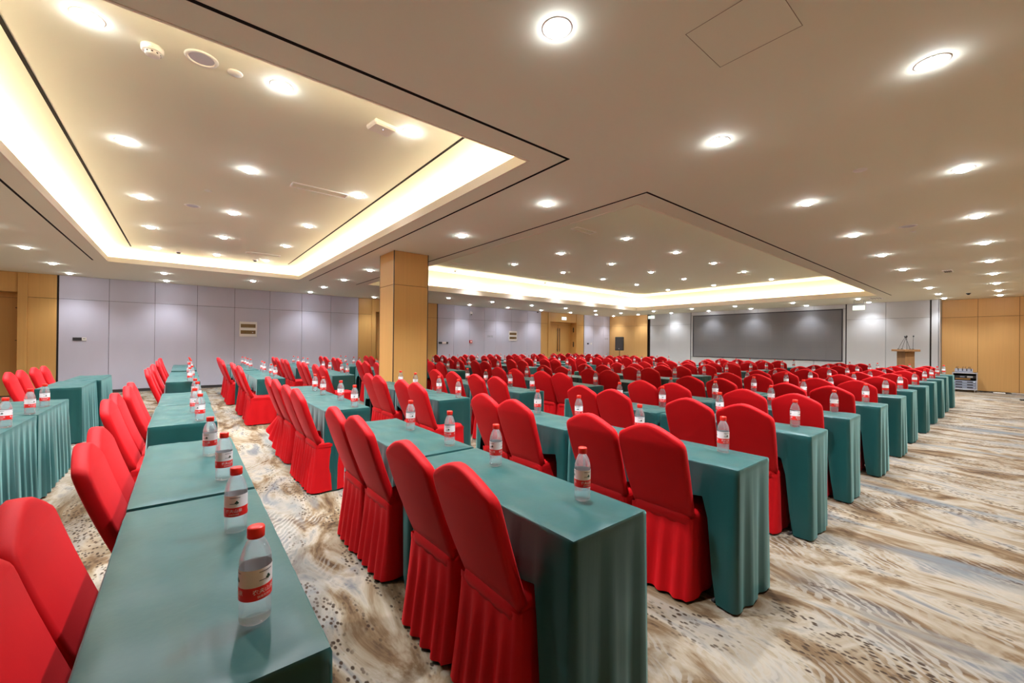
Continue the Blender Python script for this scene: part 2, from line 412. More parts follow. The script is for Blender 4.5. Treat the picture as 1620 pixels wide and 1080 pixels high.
# ---- the square oak pillar
px0, px1, py0, py1 = -7.23, -6.60, 2.745, 3.385
pil = struct('pillar', MB().box(px0 + 0.02, px1 - 0.02, py0 + 0.02, py1 - 0.02, 0, H), 'dark_gap')
for z0, z1 in ((0.0, S), (S, H)):
    g = 0.003
    za, zb = z0 + g, z1 - g
    obj('oak_panel', MB().bbox(px0 + .012, px1 - .012, py0, py0 + .02, za, zb, .002), 'wood', pil)
    obj('oak_panel', MB().bbox(px0 + .012, px1 - .012, py1 - .02, py1, za, zb, .002), 'wood', pil)
    obj('oak_panel', MB().bbox(px0, px0 + .02, py0 + .012, py1 - .012, za, zb, .002), 'wood', pil)
    obj('oak_panel', MB().bbox(px1 - .02, px1, py0 + .012, py1 - .012, za, zb, .002), 'wood', pil)
for x in (px0, px1):
    for y in (py0, py1):
        sx_, sy_ = (1 if x == px0 else -1), (1 if y == py0 else -1)
        x0, x1 = sorted((x - sx_ * .002, x + sx_ * .012)); y0, y1 = sorted((y - sy_ * .002, y + sy_ * .012))
        obj('corner_trim', MB().box(x0, x1, y0, y1, 0, H), 'bronze_trim', pil)

# ================================================================ downlights
ring_me = MB().lathe([(0.058, -0.001), (0.060, -0.0025), (0.072, -0.0025), (0.075, 0.0)], 28, cap0=False, cap1=False).mesh('trim_ring', 'white')
lens_me = MB().lathe([(0.058, 0.0), (0.055, -0.009), (0.047, -0.018), (0.032, -0.025), (0.012, -0.028)], 28, cap0=False, flip=False).mesh('lens', 'lens')  # domed below the ceiling so its glow imitates a bloom halo
sp = bpy.data.lights.new('downlight_lamp', 'SPOT')
sp.energy = SPOT_W; sp.color = LAMP_COL; sp.spot_size = radians(114); sp.spot_blend = 1.0; sp.shadow_soft_size = 0.05
sp_dim = sp.copy(); sp_dim.name = 'downlight_lamp_dim'; sp_dim.energy = SPOT_W * 0.30   # the rows hard against the walls are dimmed
ORD = ['first', 'second', 'third', 'fourth', 'fifth', 'sixth', 'seventh', 'eighth', 'ninth', 'tenth', 'eleventh', 'twelfth', 'thirteenth', 'fourteenth', 'fifteenth', 'sixteenth']
def downlight(x, y, z, label, group):
    dim = x < -13.5 or y > 18.4 or (z > 3.5 and (x < -10 or y > 15))
    t = thing('downlight', label, 'ceiling light', (x, y, z), 0, group)
    link('trim_ring', ring_me, t); link('lens', lens_me, t)
    l = link('downlight_lamp', sp_dim if dim else sp, t, (0, 0, -0.05))
    return t
rows_r = [1.41, 3.15, 5.24, 7.24, 9.17, 11.18, 13.15, 15.17, 17.11, 18.70]
for k, y in enumerate(rows_r):
    downlight(-1.42, y, H, '%s nearest round downlight in the inner of two rows on the right soffit' % ORD[k], 'downlights along the right soffit')
for k, y in enumerate(rows_r[1:]):
    downlight(-0.29, y, H, '%s nearest round downlight in the outer row along the right wall' % ORD[k], 'downlights along the right soffit')
for k, x in enumerate((-3.27, -5.05, -8.80, -10.65)):
    downlight(x, 3.12, H, 'round downlight on the beam soffit between both ceiling recesses, %s from the right' % ORD[k], 'downlights on the middle soffit')
ly = [-2.13, -0.38, 1.38, 3.10, 5.15, 7.20, 9.10, 11.10, 13.10, 15.12, 17.11, 18.60]
for k, y in enumerate(ly):
    if k not in (4,): downlight(-12.49, y, H, 'round downlight, %s from the near end in the inner left soffit row' % ORD[k], 'downlights along the left soffit')
    if k not in (2, 5): downlight(-14.07, y, H, 'round downlight, %s from the near end in the row along left wall' % ORD[k], 'downlights along the left soffit')
for k, x in enumerate((-3.24, -5.07, -7.05, -8.83, -10.67)):
    downlight(x, 17.14, H, 'round downlight on the far soffit beside the deep recess, %s from the right' % ORD[k], 'downlights on the far soffit')
    downlight(x, 18.68, H, 'round downlight close above the far wall and screen, %s from the right' % ORD[k], 'downlights on the far soffit')
for k, x in enumerate((-10.61, -8.8, -7.05, -5.05, -3.27)):  # leftmost is in view; the others are out of frame, added for illumination
    downlight(x, -2.13, H, 'round downlight on the near left soffit behind the shallow recess, %s from the left' % ORD[k], 'downlights on the near soffit')
for k, x in enumerate((-12.49, -8.8, -5.05, -1.42)):  # unseen lamps added behind the camera to light the room
    downlight(x, -4.3, H, 'added unseen downlight on the soffit behind the camera, %s from the left' % ORD[k], 'added unseen downlights behind the camera')
c1y = (-0.44, 0.52, 1.50)
for i, x in enumerate((-3.28, -5.12, -6.98, -8.75, -10.64)):
    for j, y in enumerate(c1y):
        if (i, j) == (1, 2): y = 1.66
        if (i, j) == (4, 2): y = 1.42
        downlight(x, y, H1, 'downlight in shallow left recess, %s column from the right, %s in depth' % (ORD[i], ('near', 'middle', 'far')[j]), 'downlights in the shallow recess')
for i, x in enumerate((-5.13, -7.02, -8.86, -10.70)):
    for j, y in enumerate((7.19, 9.17, 11.12, 13.08, 15.25)):
        downlight(x, y, H2, 'downlight in deep central recess, %s column from right, %s row from near edge' % (ORD[i], ORD[j]), 'downlights in the deep recess')

# ================================================================ ceiling fittings
t = thing('smoke_detector', 'white domed smoke detector on the shallow recess beside a round loudspeaker', 'detector', (-3.36, -0.17, H1))
obj('base', MB().lathe([(0.055, 0), (0.056, -0.012), (0.054, -0.030), (0.050, -0.034)], 24), 'white', t)
obj('sensor_cap', MB().lathe([(0.040, -0.034), (0.038, -0.048), (0.030, -0.054)], 24), 'white', t)
vm = MB()
for k in range(10):
    a = 2 * pi * k / 10; vm.add([(0.0405 * cos(a + q), 0.0405 * sin(a + q), z) for q, z in ((-.12, -.038), (.12, -.038), (.12, -.045), (-.12, -.045))], [(0, 1, 2, 3), (3, 2, 1, 0)])
obj('vent_slots', vm, 'black', t)
def ceil_speaker(x, y, z, label, r=0.09):
    t = thing('ceiling_speaker', label, 'loudspeaker', (x, y, z), 0, 'round ceiling loudspeakers')
    obj('rim', MB().lathe([(r * .74, 0.0), (r * .76, -0.006), (r * .96, -0.006), (r, 0.0)], 28, cap0=False, cap1=False), 'white', t)
    obj('grille', MB().lathe([(r * .75, -0.002), (r * .3, -0.003), (0.004, -0.004)], 28, cap0=False), 'silver', t)
ceil_speaker(-3.29, 0.07, H1, 'round white ceiling loudspeaker with grey grille beside the smoke detector')
ceil_speaker(-6.98, 0.07, H1, 'faint round loudspeaker further back in the middle of the shallow recess')
ceil_speaker(-0.87, 7.22, H, 'round loudspeaker between the two downlight rows on the right soffit')
def disc(x, y, z, label, r=0.045):
    t = tag(link('cover_plate', MB().lathe([(r, 0), (r, -0.003), (r * .94, -0.006), (0.003, -0.006)], 24, cap0=False).mesh('cover_plate', 'white'), None, (x, y, z)), label, 'cover plate', 'round ceiling cover plates')
disc(-3.32, 0.25, H1, 'small round white cover plate to the right of the near loudspeaker')
disc(-6.15, 0.21, H1, 'small round cover plate past the loudspeaker in mid recess', 0.04)
disc(-0.86, 4.60, H, 'small round cover plate on the right soffit nearest the camera', 0.05)
disc(-0.86, 7.60, H, 'small round cover plate just beyond the right soffit loudspeaker', 0.03)
disc(-13.4, -2.68, H, 'small cover plate on the soffit above the left oak door', 0.05)
t = thing('access_point', 'white square wireless access point beside a downlight in shallow recess', 'access point', (-3.31, 1.27, H1), radians(8))
obj('housing', MB().bbox(-0.10, 0.06, -0.10, 0.10, -0.045, 0.0, 0.012), 'white', t)
obj('status_light', MB().lathe([(0.004, -0.0455), (0.002, -0.047)], 8), 'led_dot', t)
def vent(x, y, z, lx, ly_, label, dark=False):
    t = thing('ceiling_vent', label, 'air vent', (x, y, z), 0, 'ceiling air vents')
    f = MB(); a, b = lx / 2, ly_ / 2; w_ = 0.014
    for q in ((-a, a, -b, -b + w_), (-a, a, b - w_, b), (-a, -a + w_, -b + w_, b - w_), (a - w_, a, -b + w_, b - w_)): f.box(*q, -0.012, 0.002)
    obj('frame', f, 'bright_white', t)
    n = 4
    for k in range(n):
        xx = -a + w_ + (k + .5) * (lx - 2 * w_) / n
        obj('slat', MB().add([(xx - .010, -b + w_, -.004), (xx + .010, -b + w_, 0.001), (xx + .010, b - w_, 0.001), (xx - .010, b - w_, -.004), (xx - .010, -b + w_, -.005), (xx + .010, -b + w_, 0.0), (xx + .010, b - w_, 0.0), (xx - .010, b - w_, -.005)],
            [(0, 1, 2, 3), (7, 6, 5, 4), (0, 4, 5, 1), (2, 6, 7, 3), (1, 5, 6, 2), (0, 3, 7, 4)]), 'darkgrey' if dark else 'ceiling', t)
vent(-5.24, 1.25, H1, 0.16, 0.62, 'long slatted air vent in the shallow recess beside a middle downlight')
vent(-9.9, 1.27, H1, 0.16, 0.62, 'long slatted air vent near the far corner of the shallow recess')
vent(-5.30, 6.05, H2, 0.18, 0.56, 'air vent at the near right corner of the deep recess')
vent(-9.92, 6.05, H2, 0.18, 0.52, 'air vent in the deep recess just right of the oak pillar')
vent(-9.92, 9.34, H2, 0.18, 0.52, 'air vent in the deep recess, middle of the left side')
vent(-10.0, 13.64, H2, 0.18, 0.52, 'air vent in the far left corner of the deep recess')
vent(-5.30, 13.48, H2, 0.18, 0.62, 'air vent beside a downlight toward the far right of deep recess')
vent(-0.87, 12.09, H, 0.14, 0.34, 'small dark air vent between downlights on the right soffit', True)
vent(-2.83, 17.30, H, 0.30, 0.55, 'brownish air vent on the far soffit beside the exit sign', True)
def ceil_sensor(x, y, z, label, mat='white'):
    t = thing('ceiling_sensor', label, 'detector', (x, y, z), 0, 'small ceiling detectors')
    obj('base', MB().lathe([(0.05, 0), (0.05, -0.015), (0.042, -0.022)], 16), mat, t)
    obj('dome', MB().lathe([(0.034, -0.022), (0.030, -0.042), (0.012, -0.05)], 16), 'darkgrey' if mat == 'white' else 'black', t)
ceil_sensor(-10.80, -0.11, H1, 'small detector at the far left end of the shallow recess')
ceil_sensor(-10.72, 1.22, H1, 'small detector beside the farthest right downlight of the shallow recess')
ceil_sensor(-10.83, 6.46, H2, 'small detector in the deep recess right of the pillar top')
ceil_sensor(-10.76, 10.20, H2, 'small detector midway along the left of the deep recess')
ceil_sensor(-10.82, 14.79, H2, 'small detector in the far left corner of the deep recess')
ceil_sensor(-0.85, 17.46, H, 'black dome camera on the soffit near the right oak wall', 'darkgrey')

# ================================================================ wall fittings
def plate(y, z, w_, h_, mat, nm, parent): obj(nm, MB().bbox(0, 0.012, y - w_ / 2, y + w_ / 2, z - h_ / 2, z + h_ / 2, 0.002), mat, parent)
t = thing('switch_panel', 'dark and white switch plate on the nearest grey wall panel', 'light switch', (XL, -2.04, 1.38))
plate(-0.04, 0, 0.158, 0.078, 'darkgrey', 'dark_plate', t); plate(0.08, 0, 0.08, 0.078, 'white', 'white_plate', t)
obj('display', MB().box(0.012, 0.0135, 0.055, 0.105, 0.0, 0.014), 'black', t)
t = thing('switch_panel', 'dark and white switch plates on grey wall right of the pillar', 'light switch', (XL, 8.25, 1.36))
plate(-0.14, 0, 0.155, 0.08, 'darkgrey', 'dark_plate', t); plate(0.035, 0, 0.19, 0.08, 'white', 'white_plate', t); plate(0.18, 0, 0.09, 0.08, 'darkgrey', 'dark_plate', t)
t = thing('thermostat', 'small black thermostat with white switch on the grey panel past far door', 'thermostat', (XL, 17.33, 1.38))
plate(-0.13, 0, 0.13, 0.08, 'black', 'thermostat_face', t); plate(0.13, 0, 0.10, 0.08, 'white', 'white_plate', t)
def wall_box(y0, y1, z0, z1, label):
    t = thing('wall_cabinet', label, 'wall cabinet', (XL, (y0 + y1) / 2, z0), 0, 'white wall cabinets with two bronze windows')
    a, h = (y1 - y0) / 2, z1 - z0
    obj('cover', MB().bbox(0, 0.02, -a, a, 0, h, 0.004), 'white', t)
    for k in (0.18, 0.60):
        zz = h * k
        obj('bronze_window', MB().bbox(0.018, 0.024, -a + .035, a - .035, zz, zz + h * .24, 0.002), 'bronze_glass', t)
    obj('latch', MB().bbox(0.022, 0.028, a * .45, a * .58, h * .26, h * .31, 0.001), 'silver', t)
wall_box(1.285, 1.737, 1.50, 1.955, 'white wall cabinet with two bronze windows on near left grey wall')
wall_box(11.66, 12.14, 1.48, 1.93, 'white wall cabinet with two bronze windows on grey wall beyond pillar')
t = thing('security_camera', 'small white security camera high on the grey wall right of pillar', 'camera', (XL, 9.55, 2.66))
obj('bracket', MB().tube([(0, 0, 0.06), (0.05, 0, 0.06), (0.05, 0, 0.03)], 0.012, 6), 'white', t)
obj('body', MB().bbox(0.0, 0.12, -0.045, 0.045, -0.07, 0.03, 0.012), 'white', t); obj('lens', MB().lathe([(0.03, 0), (0.026, -0.03)], 12, (0.085, 0, -0.068)), 'black', t)
t = thing('fire_alarm_button', 'red fire alarm call point on the grey wall right of the pillar', 'fire alarm', (XL, 9.57, 1.36))
obj('box', MB().bbox(0, 0.045, -0.065, 0.065, 0, 0.12, 0.006), 'alarm_red', t); obj('push_plate', MB().bbox(0.044, 0.048, -0.035, 0.035, 0.03, 0.09, 0.002), 'white', t)
t = thing('dome_camera', 'small black dome camera under the soffit left of the far door', 'camera', (XL + 0.12, 13.35, H))
obj('mount', MB().lathe([(0.06, 0), (0.06, -0.03), (0.05, -0.035)], 16), 'white', t); obj('dome', MB().lathe([(0.045, -0.035), (0.04, -0.06), (0.02, -0.078), (0.004, -0.082)], 16), 'black', t)
# service hatch lettering (soft grey marks on the hidden cupboards)
def text_mesh(s, size, mat, align='CENTER'):
    cu = bpy.data.curves.new('lettering', 'FONT'); cu.body = s; cu.size = size; cu.align_x = align; cu.align_y = 'CENTER'; cu.resolution_u = 1
    o = bpy.data.objects.new('lettering', cu); COL.objects.link(o)
    bpy.context.view_layer.update()
    dg = bpy.context.evaluated_depsgraph_get()
    me = bpy.data.meshes.new_from_object(o.evaluated_get(dg)); me.name = 'lettering'
    bpy.data.objects.remove(o, do_unlink=True); bpy.data.curves.remove(cu)
    me.materials.clear(); me.materials.append(M[mat])
    return me
for y in (10.60, 18.80):
    tm = text_mesh('消火栓', 0.11, 'grey_print')
    for v in tm.vertices: v.co = Vector((0.002, v.co.x, v.co.y))
    link('hatch_lettering', tm, wall_left, (XL, y, 1.66))
# exit signs
def runner_mark(mb_parent, w_, h_, axis):
    pass
def exit_sign(label, loc, w_, h_, axis, hang):
    t = thing('exit_sign', label, 'exit sign', loc, 0, 'backlit exit signs')
    if axis == 'y':
        obj('housing', MB().bbox(-w_ / 2, w_ / 2, -0.012, 0.02, 0, h_, 0.004), 'white', t)
        obj('face', MB().box(-w_ / 2 + .01, w_ / 2 - .01, -0.0145, -0.012, .01, h_ - .01), 'exit', t)
        g = MB()
        cx = -w_ * .18                     # pale green running figure and arrow
        g.box(cx - .05, cx + .05, -0.016, -0.0145, .02, h_ - .02)
        g.add([(w_ * .10, -0.016, h_ * .5 - .02), (w_ * .28, -0.016, h_ * .5 - .02), (w_ * .28, -0.016, h_ * .5 - .045), (w_ * .40, -0.016, h_ * .5), (w_ * .28, -0.016, h_ * .5 + .045), (w_ * .28, -0.016, h_ * .5 + .02), (w_ * .10, -0.016, h_ * .5 + .02)], [(0, 1, 2, 3, 4, 5, 6)])
        obj('green_mark', g, 'exit_green', t)
        for s in (-1, 1): obj('hanging_rod', MB().tube([(s * w_ * .38, 0, h_ - .003), (s * w_ * .38, 0, hang)], 0.006, 6), 'silver', t)
    else:
        obj('housing', MB().bbox(-0.002, 0.028, -w_ / 2, w_ / 2, 0, h_, 0.004), 'white', t)
        obj('face', MB().box(0.028, 0.031, -w_ / 2 + .01, w_ / 2 - .01, .01, h_ - .01), 'exit', t)
        obj('green_mark', MB().box(0.031, 0.0325, -w_ * .1, w_ * .12, .025, h_ - .025), 'exit_green', t)
exit_sign('backlit exit sign hanging at the left end of the far grey wall', (-11.70, 18.6, 2.682), 0.375, 0.16, 'y', H - 2.682)
exit_sign('backlit exit sign hanging to the right of the big screen', (-3.34, 17.8, 2.61), 0.34, 0.165, 'y', H - 2.61)
exit_sign('backlit exit sign on the header of the far left oak door', (XL + 0.008, 15.28, 2.585), 0.36, 0.17, 'x', 0)

# ================================================================ stage furniture
t = thing('loudspeaker', 'black loudspeaker on a stand before the far oak panel', 'loudspeaker', (-13.5, 18.4, 1.03), radians(28))
obj('cabinet', MB().bbox(-0.21, 0.21, -0.19, 0.19, 0, 0.73, 0.012), 'black', t)
obj('grille', MB().bbox(-0.19, 0.19, -0.205, -0.188, 0.03, 0.70, 0.008), 'darkgrey', t)
obj('badge', MB().lathe([(0.022, 0), (0.02, 0.004)], 12).mesh and MB().bbox(-0.02, 0.02, -0.209, -0.204, 0.07, 0.11, 0.003), 'silver', t)
t = thing('speaker_stand', 'black tripod stand under the far loudspeaker', 'stand', (-13.5, 18.4, 0), radians(28))
obj('pole', MB().tube([(0, 0, 0.12), (0, 0, 0.75)], 0.02, 10).tube([(0, 0, 0.7), (0, 0, 1.03)], 0.0155, 10), 'black', t)
obj('collar', MB().lathe([(0.035, 0.68), (0.035, 0.77)], 12), 'black', t)
for k in range(3):
    a = 2 * pi * k / 3 + .4; obj('leg', MB().tube([(0.02 * cos(a), 0.02 * sin(a), 0.70), (0.46 * cos(a), 0.46 * sin(a), 0.012)], 0.012, 6), 'black', t)

t = thing('lectern', 'walnut lectern with overhanging top standing right of the screen', 'lectern', (-2.17, 17.7, 0), radians(50))
obj('column', MB().bbox(-0.145, 0.145, -0.145, 0.145, 0.05, 1.24, 0.004), 'lectern', t)
obj('base', MB().bbox(-0.24, 0.24, -0.22, 0.22, 0, 0.05, 0.005), 'lectern', t)
obj('top', MB().bbox(-0.25, 0.25, -0.22, 0.22, 1.24, 1.31, 0.005), 'lectern', t)
for k, (x, y, dx, dy, hz) in enumerate(((-.17, .02, .17, .05, .36), (-.08, .04, .11, .02, .37), (0.04, .04, .01, .06, .385), (.10, 0.0, -.09, .08, .37), (.18, .05, .02, .03, .385))):
    m_ = thing('gooseneck_microphone', 'thin black gooseneck microphone on the lectern, %s from the left' % ORD[k], 'microphone', (-2.17, 17.7, 1.31), radians(22), 'microphones on the lectern')
    P0 = Vector((x, y, 0)); P1 = Vector((x + dx, y + dy, hz))
    pts = [P0 + (P1 - P0) * q + Vector((0, 0, 0.03 * sin(pi * q))) for q in (0.06, .25, .5, .75, 1)]
    obj('base', MB().lathe([(0.028, 0), (0.028, 0.014), (0.012, 0.022)], 12, (x, y, 0)), 'black', m_)
    obj('neck', MB().tube(pts, 0.005, 6), 'black', m_)
    e = pts[-1]; dd = (pts[-1] - pts[-2]).normalized()
    obj('head', MB().tube([e, e + dd * .012, e + dd * .04, e + dd * .052], [0.010, 0.019, 0.019, 0.009], 8), 'black', m_)

# equipment rack with mixer
t = thing('equipment_rack', 'silver edged flight case rack of amplifiers on casters by oak wall', 'rack', (-1.0, 19.15, 0), radians(3))
W2, D2, ZB, ZT = 0.265, 0.22, 0.07, 0.60
cs = MB(); cs.bbox(-W2, W2, D2 - .02, D2, ZB, ZT, .004).bbox(-W2, -W2 + .02, -D2, D2 - .02, ZB, ZT, .004).bbox(W2 - .02, W2, -D2, D2 - .02, ZB, ZT, .004).bbox(-W2 + .02, W2 - .02, -D2, D2 - .02, ZB, ZB + .02, .004).bbox(-W2 + .02, W2 - .02, -D2, D2 - .02, ZT - .02, ZT, .004)
obj('case', cs, 'black', t)
ed = MB()
for x in (-W2, W2 - .026): ed.bbox(x, x + .026, -D2 - .006, -D2 + .012, ZB, ZT, .003)
for z in (ZB, ZT - .026): ed.bbox(-W2, W2, -D2 - .005, -D2 + .012, z, z + .026, .003)
for x in (W2 - .02,): ed.bbox(x, W2 + .005, -D2, D2, ZT - .024, ZT + .004, .003).bbox(x, W2 + .005, D2 - .024, D2 + .004, ZB, ZT, .003)
obj('metal_edging', ed, 'silver', t)
for z, mat, h_ in ((0.105, 'amp_face', .075), (0.19, 'amp_face', .075), (0.275, 'amp_face', .075)):
    u = obj('amplifier', MB().bbox(-W2 + .024, W2 - .024, -D2 + .002, D2 - .06, z, z + h_, .004), mat, t)
    obj('vent_band', MB().box(-.19, -.05, -D2 - .001, -D2 + .004, z + .022, z + .052).box(.05, .17, -D2 - .001, -D2 + .004, z + .022, z + .052), 'black', u)
    kb = MB()
    for x in (-.215, .2): kb.tube([(x, -D2 + .004, z + .04), (x, -D2 - .014, z + .04)], .013, 8)
    obj('knob', kb, 'silver', u)
u = obj('receiver', MB().bbox(-W2 + .024, W2 - .024, -D2 + .02, D2 - .06, 0.43, 0.51, .004), 'black', t)
obj('display', MB().box(-.10, .0, -D2 + .018, -D2 + .021, .455, .485), 'amp_face', u)
obj('front_plate', MB().box(.05, .17, -D2 + .017, -D2 + .021, .45, .495), 'silver', u)
obj('cardboard_insert', MB().bbox(-.2, .12, -D2 + .05, D2 - .08, .385, .428, .003), 'wood_far', t)
for x in (-.21, .21):
    for y in (-.17, .17):
        obj('caster', MB().tube([(x - .012, y, .03), (x + .012, y, .03)], .03, 12).box(x - .018, x + .018, y - .02, y + .02, .056, .07), 'silver', t)
t = thing('audio_mixer', 'silver audio mixing desk with black knobs lying on the equipment rack', 'mixer', (-1.02, 19.13, 0.604), radians(3))
obj('console', MB().add([(-.19, -.14, 0), (.19, -.14, 0), (.19, .16, 0), (-.19, .16, 0), (-.19, -.14, .03), (.19, -.14, .03), (.19, .16, .11), (-.19, .16, .11)], [(0, 3, 2, 1), (4, 5, 6, 7), (0, 1, 5, 4), (1, 2, 6, 5), (2, 3, 7, 6), (3, 0, 4, 7)]), 'amp_face', t)
for i in range(8):
    kb = MB()
    for j in range(4):
        y = -.08 + j * .06; z = .03 + (y + .14) / .3 * .08
        kb.lathe([(.011, 0), (.009, .022), (.007, .024)], 8, (-.16 + i * .045, y, z - .003))
    obj('knob_row', kb, 'black' if i % 2 else 'silver', t)
pg = MB()
for i, x in enumerate((-.16, -.13, -.02, .03, .1, .13)): pg.tube([(x, .12, .10), (x, .12, .15), (x + .02, .15, .165)], .006, 6)
obj('cable_plugs', pg, 'black', t)
# loose cables along the foot of the oak wall
def cable(label, pts, r, mat):
    tag(obj('floor_cable', MB().tube(pts, r, 6), mat), label, 'cable')
random.seed(3)
pts = []
for k in range(26):
    q = k / 25; pts.append((-0.70 + 0.62 * q + 0.03 * sin(k * 1.9), 19.42 + 0.05 * sin(k * 2.3) - 0.04 * q, 0.014 + 0.008 * (k % 2)))
cable('tangled black cable on the carpet right of the equipment rack', pts, 0.012, 'black')
pts = [(-0.40 + 0.3 * k / 9 + 0.04 * cos(k * 2.1), 19.33 + 0.05 * sin(k * 2.1), 0.012 + 0.01 * (k % 3)) for k in range(10)]
cable('second black cable looped beside a power strip by the oak wall', pts, 0.010, 'black')
cable('straight white cable running along the foot of the right oak wall', [(-0.16, 19.5, .012), (0.3, 19.52, .012), (0.8, 19.5, .012)], 0.011, 'white')
t = thing('power_strip', 'white power strip lying on carpet at the foot of oak wall', 'power strip', (-0.30, 19.22, 0), radians(12))
obj('body', MB().bbox(-.12, .12, -.028, .028, 0, .035, .006), 'white', t)
for k in range(4): obj('socket', MB().box(-.10 + k * .05, -.07 + k * .05, -.012, .012, .034, .0362), 'darkgrey', t)
t = thing('adapter_plug', 'black power adapter lying on the carpet at the far right', 'adapter', (0.13, 17.2, 0), radians(20))
obj('body', MB().bbox(-.05, .05, -.03, .03, 0, .035, .005), 'black', t); obj('lead', MB().tube([(.045, 0, .015), (.15, .02, .008), (.3, -.03, .008), (.6, .02, .008)], .006, 6), 'black', t)

# ================================================================ tables
LX, LY, TH = 1.175, 0.41, 0.75
def cloth_mesh(seed, wide=False):
    rnd = random.Random(seed); mb = MB()
    nx, ny = 47, 17
    ph = [rnd.uniform(0, 6.28) for _ in range(12)]
    def wr(x, y):
        return 0.0019 * (sin(9 * x + 14 * y + ph[0]) + sin(23 * x - 8 * y + ph[1]) + 0.8 * sin(31 * y + 5 * x + ph[2])) + 0.0048 * max(0, sin(3.1 * x + 17 * y + ph[3])) ** 8 + 0.0035 * max(0, sin(-4.3 * x + 23 * y + ph[4])) ** 10
    vs = []; a, b = LX / 2, LY / 2
    for j in range(ny + 1):
        for i in range(nx + 1):
            x, y = -a + LX * i / nx, -b + LY * j / ny
            e = min(a - abs(x), b - abs(y))
            vs.append((x, y, TH + wr(x, y) * min(1, e / 0.03) - (0.004 if e < 1e-6 else 0)))
    fs = [(j * (nx + 1) + i, j * (nx + 1) + i + 1, (j + 1) * (nx + 1) + i + 1, (j + 1) * (nx + 1) + i) for j in range(ny) for i in range(nx)]
    mb.add(vs, fs, 0, True)
    # skirt round the edge
    per = [(i, 0) for i in range(nx)] + [(nx, j) for j in range(ny)] + [(i, ny) for i in range(nx, 0, -1)] + [(0, j) for j in range(ny, 0, -1)]
    R = []; LV = [0, 0.012, 0.05, 0.13, 0.25, 0.40, 0.56, 0.72, 0.87, 1.0]
    corner_r = 0.05
    f_long = rnd.uniform(9, 11); 
    for li, tt in enumerate(LV):
        ring = []
        for (i, j) in per:
            x, y = -a + LX * i / nx, -b + LY * j / ny
            dx_, dy_ = a - abs(x), b - abs(y)
            nxv = (1 if x > 0 else -1) * max(0, 1 - dx_ / corner_r); nyv = (1 if y > 0 else -1) * max(0, 1 - dy_ / corner_r)
            L_ = math.hypot(nxv, nyv) or 1
            if dx_ < 1e-6 and dy_ > corner_r: nxv, nyv = (1 if x > 0 else -1), 0
            elif dy_ < 1e-6 and dx_ > corner_r: nxv, nyv = 0, (1 if y > 0 else -1)
            else: nxv, nyv = nxv / L_, nyv / L_
            near = y < 0 and dy_ < 1e-6
            if near:                                   # the seat side hangs short between its corners
                s = min(1, max(0, (dx_ - 0.10) / 0.07)) if (wide and x > 0) else min(1, max(0, (dx_ - 0.04) / 0.045)); s = s * s * (3 - 2 * s)
                full = TH - 0.012; short = 0.215 + 0.014 * sin(8 * x + ph[4]) + 0.02 * sin(17 * x + ph[5])
                drop = full * (1 - s) + short * s
                fold = 0.007 * sin(38 * x + ph[6]) + 0.004 * sin(71 * x + ph[7]) - 0.004
            elif dy_ < 1e-6:                           # front side: soft pleats to the floor
                drop = TH - 0.012 - 0.006 * sin(11 * x + ph[8])
                fold = 0.013 * sin(44 * x + ph[6] + 1.2 * sin(6 * x)) + 0.008 * sin(83 * x + ph[9])
            else:                                      # ends: a few deep pleats
                drop = TH - 0.012
                fold = 0.010 * sin(30 * y + ph[10]) + 0.005 * sin(67 * y + ph[11])
            fl = 0.004 + 0.010 * tt if abs(nxv) > .6 else 0.004 + 0.016 * tt
            if tt == 0: off, z = 0, TH - 0.004
            else: off = fl + fold * min(1, tt * 1.25) ** 0.8; z = TH - 0.004 - tt * (drop - 0.004)
            ring.append((x + nxv * off, y + nyv * off, max(z, 0.004)))
        R.append(ring)
    mb.rings(R[::-1], 0, True, False, False)
    return mb.mesh('tablecloth', 'cloth')
cloths = [cloth_mesh(s) for s in range(6)]
cloths_wide = [cloth_mesh(s + 20, True) for s in range(4)]
top_me = MB().bbox(-LX / 2 + .012, LX / 2 - .012, -LY / 2 + .012, LY / 2 - .012, 0.715, 0.742, .004).mesh('tabletop', 'table_top')
def legf(s):
    x = s * 0.46; mb = MB()
    for y in (-.15, .15): mb.tube([(x, y, 0.0), (x, y, .715)], .013, 8)
    mb.tube([(x, -.15, .16), (x, .15, .16)], .010, 6).tube([(x, -.19, .008), (x, .19, .008)], .010, 6)
    return mb.mesh('leg_frame', 'darkgrey')
legs_me = [legf(-1), legf(1)]

